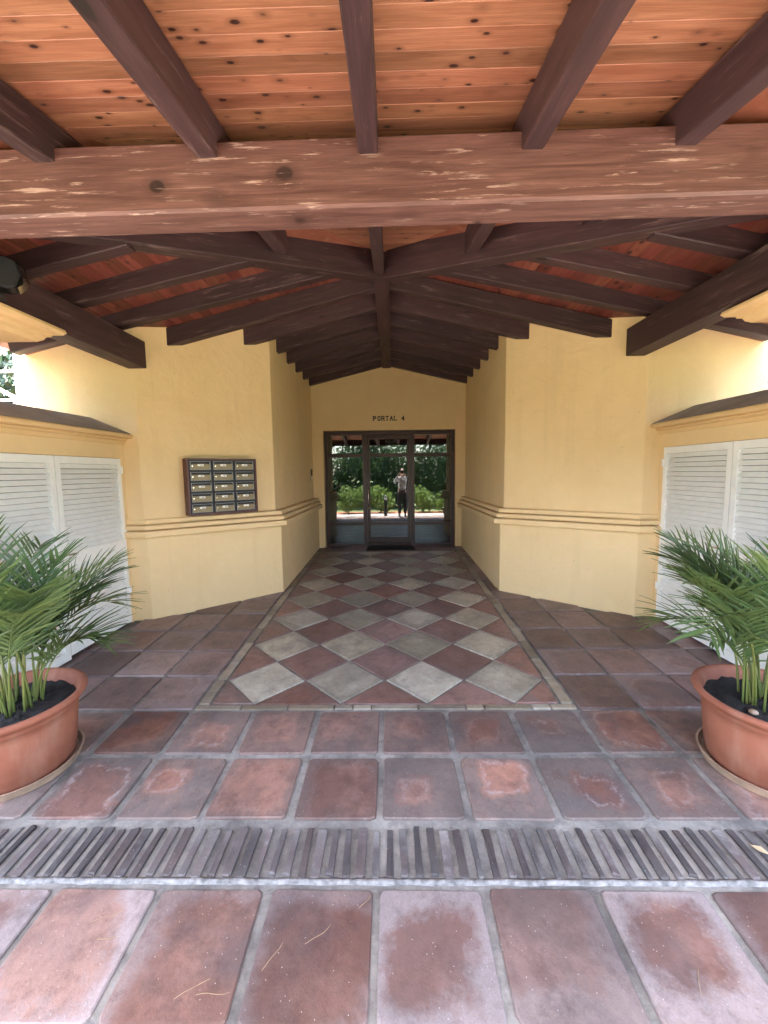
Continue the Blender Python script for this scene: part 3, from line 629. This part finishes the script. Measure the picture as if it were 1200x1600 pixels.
def cupboard(s):
    sd_ = 'left' if s < 0 else 'right'
    xw = -2.58 if s < 0 else 2.555                       # wall face
    c = thing('louvred_cupboard', 'built-in cupboard with white louvred doors under a sloped coping, %s of the portico' % sd_, 'cupboard', (xw, 3.2, fz(3.2)), group='louvred cupboards')
    O = Vector((xw, 3.2, fz(3.2)))
    def Q(mb, name, mat, par=c, off=O, **kw):
        mb.v = [tuple(Vector(v)-off) for v in mb.v]; return mb.build(name, M[mat], par, **kw)
    o_ = -s                                              # towards the passage
    X = lambda d: xw+o_*d
    y0, y1 = 2.43, 3.949; dy1 = 3.895; dt = 1.765 if s < 0 else 1.80
    Q(MB().box((X(0), y0, dt), (X(-0.14), y1, 1.90 if s < 0 else 1.925)).box((X(0), dy1, 0.02), (X(-0.14), y1, dt)), 'cupboard_wall', 'wall')
    Q(MB().box((X(-0.55), y0, 0.02), (X(-0.60), y1, 1.90)), 'back_wall', 'wall')
    # cornice and coping
    cz = 1.895 if s < 0 else 1.92
    prof = [(-0.02, cz), (0.022, cz), (0.026, cz+0.030), (0.052, cz+0.040), (0.058, cz+0.050), (0.052, cz+0.056), (0.056, cz+0.058), (0.098, cz+0.060), (0.108, cz+0.075), (0.105, cz+0.092), (0.088, cz+0.1), (-0.02, cz+0.1)]
    cm = MB()
    for yy in (y0, y1): cm.v += [(X(d), yy, z) for d, z in prof]
    k = len(prof); cm.f = [(i, (i+1) % k, k+(i+1) % k, k+i) for i in range(k)]+[tuple(range(k)), tuple(range(k, 2*k))[::-1]]
    Q(cm, 'cornice', 'mould')
    cp = MB(); pr = [(0.090, cz+0.1015), (0.088, cz+0.106), (-0.29, cz+0.265), (-0.62, cz+0.12), (-0.62, cz+0.006), (-0.025, cz+0.1015)]
    for yy in (y0, y1): cp.v += [(X(d), yy, z) for d, z in pr]
    k = len(pr); cp.f = [(i, (i+1) % k, k+(i+1) % k, k+i) for i in range(k)]+[tuple(range(k)), tuple(range(k, 2*k))[::-1]]
    Q(cp, 'coping', 'cement')
    # doors
    for (a, b) in ((3.122, 3.893), (2.452, 3.116)):
        fr = MB(); xd0, xd1 = X(-0.028), X(0.006); st = 0.048
        zb0 = 0.168 if a > 3 else 0.14
        fr.box((xd0, a, zb0), (xd1, a+st, dt-0.004)).box((xd0, b-st, zb0), (xd1, b, dt-0.004))
        x2 = X(0.0055)
        for z0, z1 in ((dt-0.062, dt-0.0045), (0.885, 0.995), (zb0+.0005, zb0+0.075)): fr.box((xd0, a+st, z0), (x2, b-st, z1))
        d = Q(fr, 'door', 'white')
        for z0, z1 in ((0.995, dt-0.062), (zb0+0.075, 0.885)):
            nsl = int(round((z1-z0)/0.041)); p = (z1-z0)/nsl
            sm = MB().box((-0.0035, -(b-a)/2+st+0.001, -0.0215), (0.0035, (b-a)/2-st-0.001, 0.0215)).mesh('slat', M['white'])
            for i in range(nsl): link('slat', sm, d, tuple(Vector((X(-0.012), (a+b)/2, z0+p*(i+0.5)))-O), (0, o_*-rad(38), 0))
        hy = b+0.006 if a > 3 else a-0.006
        if a > 3:
            for hz in (0.45, 1.0, 1.62): Q(MB().box((X(0.0), hy-0.012, hz), (X(0.016), hy+0.010, hz+0.07)), 'hinge', 'white', d, O, bevel=0.003)
        else: pass
        if a > 3: Q(MB().tube([(X(0.008), a+0.024, 0.98), (X(0.03), a+0.024, 0.98), (X(0.032), a+0.10, 0.98)], 0.008, 8), 'handle', 'chrome', d, O)
    Q(MB().box((X(-0.10), 2.45, 0.12), (X(-0.11), 3.895, dt)), 'shade_panel', 'black')  # black sheet standing in for the shade inside, behind the slats
    return c
cupboard(-1); cupboard(1)

def trellis(s):
    sd_ = 'left' if s < 0 else 'right'
    x0 = -3.585 if s < 0 else 3.515
    t = thing('trellis', 'flaking white wooden trellis at the %s edge beyond the upper wall' % sd_, 'trellis', (x0, 4.02, 1.2), group='trellises beside the portico')
    W = 1.5
    for i in range(4): MB().box((s*(0.0+0.48*i), -0.018, 0), (s*(0.035+0.48*i), 0.018, 1.75)).build('post', M['trellis'], t, bevel=0.004)
    for i in range(7): MB().box((s*0.0, -0.03, 0.05+0.27*i), (s*W, -0.019, 0.075+0.27*i)).build('rail', M['trellis'], t, bevel=0.003)
    for i in range(3):
        for j in range(6):
            a = Vector((s*(0.036+0.48*i), 0, 0.075+0.27*j)); b = Vector((s*(0.48*(i+1)), 0, 0.05+0.27*(j+1)))
            if (i+j) % 2: a.z, b.z = b.z, a.z
            d = (b-a).normalized(); n_ = Vector((-d.z, 0, d.x))*0.016
            v = [(p.x, yy, p.z) for yy in (0.0, 0.012) for p in (a-n_, b-n_, b+n_, a+n_)]
            MB().add(v, [(0,1,2,3),(7,6,5,4),(0,4,5,1),(1,5,6,2),(2,6,7,3),(3,7,4,0)]).build('brace', M['trellis'], t)
trellis(-1); trellis(1)

# ------------------------------------------------------------------ mailboxes on the left pier
d = (Vector(ALU)-Vector(BLU)).normalized()
a0 = Vector(BLU)+d*0.386; ml_ = 0.70
mbx = thing('mailbox_bank', 'maroon wall unit of fifteen small brass coloured mailboxes above the moulding', 'mailboxes', (a0.x, a0.y, 1.19), (0, 0, math.atan2(d.y, d.x)))
W_, H_, D_ = 0.70, 0.57, 0.145
cs = MB().box((-0.008, -D_, -0.006), (0.012, -0.001, H_+0.006)).box((W_-0.012, -D_, -0.006), (W_+0.008, -0.001, H_+0.006)).box((0.012, -D_+.0005, -0.006), (W_-0.012, -0.001, 0.012)).box((0.012, -D_+.0005, H_-0.012), (W_-0.012, -0.001, H_+0.006))
cs.build('casing', M['box'], mbx)
MB().box((0.0125, -D_+0.02, 0.0125), (W_-0.0125, -0.002, H_-0.0125)).build('inner_panel', M['black'], mbx)
cw, rh = (W_-0.024)/3, (H_-0.024)/5
fw_, fh_ = cw-0.034, rh-0.026
for r_ in range(5):
    for c_ in range(3):
        bxm = MB().box((0, -0.018, 0), (fw_, 0, fh_*0.70)).build('mailbox', M['brass'], mbx, (0.012+c_*cw+0.017, -D_+0.019, 0.012+r_*rh+0.013), bevel=0.002)
        fr = MB().box((-0.003, -0.0205, -0.003), (0.002, -0.002, fh_)).box((fw_-0.002, -0.0205, -0.003), (fw_+0.003, -0.002, fh_)).box((0.002, -0.020, fh_-0.004), (fw_-0.002, -0.002, fh_)).box((0.002, -0.020, -0.003), (fw_-0.002, -0.0185, 0.001))
        fr.build('rim', M['alu'], bxm)
        MB().box((fw_*0.36, -0.0205, fh_*0.42), (fw_*0.66, -0.0182, fh_*0.66)).build('name_label', M['paper'], bxm)
        if not (r_ == 0 and c_ == 2): MB().box((fw_*0.48, -0.0212, fh_*0.50), (fw_*0.62, -0.0206, fh_*0.57)).build('printed_name', M['ink'], bxm)
        MB().lathe([(0.0075, 0), (0.0075, 0.006), (0.004, 0.007)], 12).build('lock', M['chrome'], bxm, (fw_*0.07+0.004, -0.018, fh_*0.42), (math.pi/2, 0, 0))

# ------------------------------------------------------------------ potted palms
def palm(cx, cy, seed, where):
    rr = random.Random(seed); z0 = fz(cy)+0.007
    sa = MB().lathe([(0.225, 0.0), (0.255, 0.004), (0.268, 0.040), (0.272, 0.046), (0.262, 0.046), (0.248, 0.014), (0.01, 0.012)], 48).build('saucer', M['saucer'], None, (cx, cy, z0), (math.atan(S), 0, 0), smooth=False)
    tag(sa, 'clay saucer under the %s plant pot' % where, 'saucer', 'pot saucers')
    po = thing('plant_pot', 'round terracotta plant pot with rolled rim at the %s edge of the tiles' % where, 'plant pot', (cx, cy, z0+0.014), (math.atan(S), 0, 0), 'terracotta pots')
    prof = [(0.205, 0.0), (0.225, 0.003), (0.232, 0.02), (0.236, 0.05), (0.240, 0.054), (0.252, 0.15), (0.266, 0.26), (0.270, 0.296), (0.277, 0.300), (0.278, 0.316), (0.288, 0.330), (0.308, 0.345), (0.316, 0.358), (0.314, 0.370), (0.302, 0.377), (0.288, 0.374), (0.276, 0.362), (0.262, 0.335), (0.252, 0.27), (0.2, 0.265)]
    MB().lathe(prof, 64).build('pot_wall', M['pot'], po, smooth=True)
    sl = MB(); nr, ns = 12, 56
    sl.v.append((0, 0, 0.325))
    for i in range(1, nr+1):
        for k in range(ns):
            a = 2*math.pi*k/ns; r = 0.2625*i/nr; sl.v.append((r*math.cos(a), r*math.sin(a), 0.318+0.012*(1-i/nr)+rr.uniform(-0.011, 0.011)))
    for k in range(ns): sl.f.append((0, 1+k, 1+(k+1) % ns))
    for i in range(nr-1):
        for k in range(ns): sl.f.append((1+i*ns+k, 1+(i+1)*ns+k, 1+(i+1)*ns+(k+1) % ns, 1+i*ns+(k+1) % ns))
    sl.build('soil', M['soil'], po, smooth=True)
    pt = thing('areca_palm', 'bushy green palm with yellow stems in the %s terracotta pot' % where, 'palm', (cx, cy, z0+0.335), group='potted palms')
    nst = 36
    for i in range(nst):
        a = rr.uniform(0, 2*math.pi); br = 0.115*math.sqrt(rr.random()); bx, by = br*math.cos(a), br*math.sin(a)
        az = math.atan2(by, bx)+rr.gauss(0, 0.5); Lk = rr.uniform(0.46, 0.84)
        lean = rr.uniform(0.10, 0.75) if i > 7 else rr.uniform(0.02, 0.2)
        hgt = rr.uniform(0.50, 0.98)
        if lean > 0.4: hgt *= 0.85
        N = 14; pts = []
        p = Vector((bx, by, -0.015)); el = math.pi/2-lean*0.28; st = Lk*1.12/N
        droop = rr.uniform(0.04, 0.125)*(0.9+lean)
        for k in range(N+1):
            pts.append(p.copy())
            dd = Vector((math.cos(az)*math.cos(el), math.sin(az)*math.cos(el), math.sin(el))); p = p+dd*st
            el -= droop*(0.25+1.6*(k/N)**1.2)
        k0 = 6
        MB().tube(pts[:k0+1], [0.0060-0.0003*k for k in range(k0+1)], 6).build('stem', M['stem'], pt, smooth=True)
        fr = MB(); fr.tube(pts[k0:], [0.0042*(1-0.75*k/(N-k0)) for k in range(N-k0+1)], 5)
        # leaflets
        nl = 17
        for q in range(nl):
            tq = k0+0.4+(N-k0-0.5)*q/(nl-1); i0 = min(N-1, int(tq)); fr_ = tq-i0; b = pts[i0].lerp(pts[i0+1], fr_)
            td = (pts[i0+1]-pts[i0]).normalized(); sdv = td.cross(Vector((0, 0, 1))); sdv = sdv.normalized() if sdv.length > 1e-3 else Vector((1, 0, 0)); nv = sdv.cross(td).normalized()
            u = q/(nl-1); Ll = (0.11+0.21*math.sin(math.pi*min(1, 0.18+0.75*u)))*rr.uniform(0.85, 1.15)*(0.7+0.3*Lk)
            for sgn in (-1, 1):
                fwd = 0.75+0.9*u+rr.uniform(-0.3, 0.3)
                dv = (sdv*sgn+td*fwd+nv*rr.uniform(0.1, 0.6)).normalized(); wv = dv.cross(nv).normalized(); mw = rr.uniform(0.0050, 0.0080)
                lp = []; pp = b.copy(); cur = dv.copy(); tw = rr.uniform(-0.4, 0.4)
                for k in range(5):
                    f_ = k/4; wd = mw*(0.55 if k == 0 else (1.0 if k < 3 else (0.72 if k == 3 else 0.05)))
                    wvv = (wv*math.cos(tw*f_)+nv*math.sin(tw*f_)); lp.append((pp-wvv*wd+nv*0.002, pp.copy()-nv*wd*0.25, pp+wvv*wd+nv*0.002))
                    pp = pp+cur*Ll/4; cur = (cur+Vector((0, 0, -1))*(0.05+0.15*f_)).normalized()
                o0 = len(fr.v)
                for t3 in lp: fr.v += [tuple(v) for v in t3]
                for k in range(4):
                    for j in range(2): fr.f.append((o0+k*3+j, o0+k*3+j+1, o0+(k+1)*3+j+1, o0+(k+1)*3+j))
        me = bpy.data.meshes.new('frond'); me.from_pydata(fr.v, [], fr.f); me.materials.append(M['palm']); 
        for pf in me.polygons: pf.use_smooth = True
        link('frond', me, pt)
palm(-1.955, 1.985, 11, 'left'); palm(1.875, 1.985, 57, 'right')
peb = MB().lathe([(0.004, -0.008), (0.018, -0.004), (0.021, 0.004), (0.014, 0.012), (0.003, 0.014)], 12).build('pebble', M['saucer'], None, (1.735, 1.90, fz(1.9)+0.35), smooth=True)
tag(peb, 'small pale pebble on the soil of the right pot', 'pebble')

# ------------------------------------------------------------------ litter on the tiles
def twig(px, py, L, a, i):
    pts = []; aa = a
    for k in range(7): pts.append((px, py, fz(py)+0.011+0.003*math.sin(k))); px += math.cos(aa)*L/6; py += math.sin(aa)*L/6; aa += R.gauss(0, 0.12)
    o = MB().tube(pts, [0.0009]*6+[0.0004], 4).build('pine_needle', M['dirt'])
    tag(o, 'dry brown pine needle lying on the front tiles', 'needle', 'dry needles on the front tiles')
for i, (x, y, L, a) in enumerate(((-1.06, 1.26, .10, .25), (-1.0, 1.21, .07, -.1), (-0.66, 1.06, .10, .55), (-0.60, 1.07, .10, .1), (-0.42, 1.13, .09, .9), (-0.30, 1.20, .10, .45), (-0.13, 1.31, .06, .6), (0.35, 1.98, .08, .8), (0.9, 1.08, .07, 1.2))): twig(x, y, L, a, i)
dl = MB().add([(-0.03, 0, 0), (0, 0.016, 0.006), (0.035, 0, 0.002), (0, -0.018, 0.005), (0, 0, 0.001)], [(0, 4, 1), (1, 4, 2), (2, 4, 3), (3, 4, 0)]).build('fallen_leaf', M['leafdead'], None, (1.465, 1.53, fz(1.53)+0.012), (0, 0, -0.9))
tag(dl, 'pale dry leaf on the brick strip near the right pot', 'leaf')

# ------------------------------------------------------------------ garden behind the camera, seen in the glass
def leafcloud(mb, c, r, n, size, rr, squash=1.0):
    for _ in range(n):
        while True:
            v = Vector((rr.uniform(-1, 1), rr.uniform(-1, 1), rr.uniform(-1, 1)))
            if 0.25 < v.length < 1 and noise.noise(v*2.3+Vector(c)) > -0.25: break
        p = Vector(c)+Vector((v.x*r[0], v.y*r[1], v.z*r[2])); e = Euler((rr.uniform(0, 6.3), rr.uniform(0, 6.3), rr.uniform(0, 6.3))).to_matrix()
        s_ = size*rr.uniform(0.6, 1.3); q = [e @ Vector(k) for k in ((-s_, 0, 0), (0, -s_*.45, s_*.1), (s_, 0, 0), (0, s_*.45, s_*.1))]
        mb.add([p+k for k in q], [(0, 1, 2, 3)])
rr = random.Random(5)
for i, x in enumerate((-5.2, -3.7, -2.3, -0.9, 0.5, 1.9, 3.3, 4.8)):
    t = thing('hedge_tree', 'dense green hedge tree in the garden, %s from the left as reflected in the glass' % ('first second third fourth fifth sixth seventh eighth'.split()[i]), 'tree', (x, -5.6+rr.uniform(-.3, .3), -0.09), group='hedge trees in the garden')
    MB().tube([(0, 0, 0), (0.05, 0.02, 1.2), (-0.03, 0, 2.6), (0.05, 0, 3.6)], [0.09, 0.075, 0.05, 0.02], 8).build('trunk', M['bark'], t)
    mb = MB()
    for k in range(6): leafcloud(mb, (rr.uniform(-.7, .7), rr.uniform(-.4, .4), 0.3+0.42*k), (1.0, 0.75, 0.7), 900, 0.085, rr)
    for k in range(3): leafcloud(mb, (rr.uniform(-.7, .7), rr.uniform(-.4, .4), 2.9+0.3*k), (0.7, 0.6, 0.5), 160, 0.085, rr)
    mb.build('crown', M['hedge'], t)
for i, x in enumerate((-4.1, -2.9, -1.75, -0.9, 1.35, 2.3, 3.3, 4.4)):
    t = thing('garden_bush', 'bright leafy bush in the red bed, %s from the left as reflected in the glass' % ('first second third fourth fifth sixth seventh eighth'.split()[i]), 'bush', (x, -2.35+rr.uniform(-.15, .15), -0.06), group='garden bushes')
    MB().tube([(0, 0, 0), (0.02, 0, 0.3), (0, 0.03, 0.6)], [0.03, 0.022, 0.01], 6).build('stem', M['bark'], t)
    mb = MB()
    for k in range(3): leafcloud(mb, (rr.uniform(-.25, .25), rr.uniform(-.15, .15), 0.35+0.22*k), (0.45, 0.38, 0.34), 260, 0.075, rr)
    mb.build('foliage', M['bush'], t)
for s in (-1, 1):                                        # shrubs beyond the trellises, added in rows to block side sky light
    for j, yy in enumerate((2.6, 4.5, 6.5)):
        t = thing('screen_shrub', 'dark shrub added outside on the %s, %s' % ('left' if s < 0 else 'right', ('level with the column', 'beside the cupboard', 'behind the trellis')[j]), 'shrub', (s*5.2, yy, -0.09), group='shrubs beyond the trellises')
        MB().tube([(0, 0, 0), (0.03, 0, 1.4), (0, 0.05, 2.6)], [0.07, 0.05, 0.02], 8).build('trunk', M['bark'], t)
        mb = MB()
        for k in range(8): leafcloud(mb, (rr.uniform(-.4, .4), rr.uniform(-.5, .5), 0.5+0.38*k), (1.1, 1.15, 0.7), 800, 0.09, rr)
        mb.build('crown', M['shrub'], t)
bo = thing('bollard_light', 'low dark bollard light beside the garden path, seen in the glass', 'bollard', (-0.62, -0.95, -0.05))
MB().lathe([(0.075, 0), (0.075, 0.02), (0.06, 0.025), (0.06, 0.60)], 24).build('post', M['black'], bo)
MB().lathe([(0.052, 0.601), (0.052, 0.72)], 24).build('diffuser', M['paper'], bo)
MB().lathe([(0.085, 0.721), (0.085, 0.74), (0.05, 0.775), (0.01, 0.785)], 24).build('cap', M['black'], bo)

# ------------------------------------------------------------------ the photographer, seen in the glass
def skinned(name, verts, edges, radii, mat, parent, sub=2):
    me = bpy.data.meshes.new(name); me.from_pydata(verts, edges, []); o = link(name, me, parent)
    md = o.modifiers.new('skin', 'SKIN'); md.use_smooth_shade = True
    for i, r in enumerate(radii):
        sv_ = me.skin_vertices[0].data[i]; sv_.radius = r if isinstance(r, tuple) else (r, r); sv_.use_root = (i == 0)
    o.modifiers.new('sub', 'SUBSURF').render_levels = sub; o.modifiers['sub'].levels = sub
    dg = bpy.context.evaluated_depsgraph_get(); me2 = bpy.data.meshes.new_from_object(o.evaluated_get(dg))
    o.modifiers.clear(); o.data = me2; me2.materials.clear(); me2.materials.append(mat)
    for p in me2.polygons: p.use_smooth = True
    return o
pe = thing('person', 'person in white shirt and grey trousers photographing the entrance, seen in the glass', 'person', (0.03, -0.36, -0.02))
V, Eg, Rd = [], [], []
def ch(prev, pts):
    for p, r in pts:
        V.append(p); Rd.append(r)
        if prev is not None: Eg.append((prev, len(V)-1))
        prev = len(V)-1
    return prev
c0 = ch(None, [((0, 0, 0.95), (0.14, 0.10)), ((0, 0, 1.15), (0.125, 0.09)), ((0, 0.01, 1.34), (0.14, 0.10)), ((0, 0.01, 1.44), (0.09, 0.07)), ((0, 0.015, 1.50), 0.05), ((0, 0.03, 1.58), (0.072, 0.085)), ((0, 0.03, 1.67), (0.074, 0.088)), ((0, 0.02, 1.74), (0.045, 0.055))])
for s in (-1, 1):
    e = ch(2, [((s*0.17, 0.01, 1.40), 0.05), ((s*0.27, 0.09, 1.22), 0.042), ((s*0.20, 0.20, 1.38), 0.036), ((s*0.115, 0.265, 1.52), 0.026), ((s*0.09, 0.285, 1.555), (0.022, 0.03))])
    for k in range(4): ch(e, [((s*(0.085), 0.302, 1.545+0.021*k), 0.009), ((s*0.072, 0.322, 1.548+0.021*k), 0.0085), ((s*0.052, 0.328, 1.55+0.020*k), 0.0075)])
    ch(e, [((s*0.075, 0.27, 1.55), 0.010), ((s*0.055, 0.288, 1.565), 0.009)])
    ch(0, [((s*0.095, 0, 0.86), 0.085), ((s*0.10, 0.015, 0.48), 0.058), ((s*0.105, -0.01, 0.10), 0.042), ((s*0.11, 0.10, 0.035), 0.032)])
skinned('body', V, Eg, Rd, M['skin'], pe)
V, Eg, Rd = [], [], []
ch(None, [((0, 0, 0.90), (0.165, 0.125)), ((0, 0, 1.15), (0.15, 0.115)), ((0, 0.01, 1.34), (0.165, 0.122)), ((0, 0.01, 1.45), (0.10, 0.08))])
for s in (-1, 1): ch(2, [((s*0.17, 0.01, 1.41), 0.066), ((s*0.27, 0.09, 1.22), 0.057), ((s*0.205, 0.195, 1.37), 0.048), ((s*0.15, 0.238, 1.46), 0.042)])
skinned('shirt', V, Eg, Rd, M['shirt'], pe)
V, Eg, Rd = [], [], []
ch(None, [((0, 0, 0.97), (0.155, 0.115))])
for s in (-1, 1): ch(0, [((s*0.095, 0, 0.84), 0.10), ((s*0.10, 0.012, 0.48), 0.076), ((s*0.105, -0.01, 0.10), 0.062)])
skinned('trousers', V, Eg, Rd, M['trousers'], pe)
V, Eg, Rd = [], [], []
ch(None, [((0, -0.02, 1.66), (0.08, 0.085)), ((0, 0.0, 1.75), (0.06, 0.075))]); skinned('hair', V, Eg, Rd, M['hair'], pe)
for s in (-1, 1):
    MB().lathe([(0.0, 0), (0.011, 0.002), (0.0, 0.006)], 10).build('eye', M['ink'], pe, (s*0.03, 0.118, 1.625), (-math.pi/2, 0, 0))
    V, Eg, Rd = [], [], []; ch(None, [((s*0.11, -0.03, 0.04), 0.045), ((s*0.11, 0.06, 0.035), 0.045), ((s*0.115, 0.15, 0.03), 0.035)]); skinned('shoe', V, Eg, Rd, M['black'], pe)
ph = MB().box((-0.075, -0.004, -0.036), (0.075, 0.004, 0.036)).build('phone', M['black'], None, (0.03, -0.045, 1.60), bevel=0.003)
tag(ph, 'black phone held up in both hands by the photographer', 'phone')
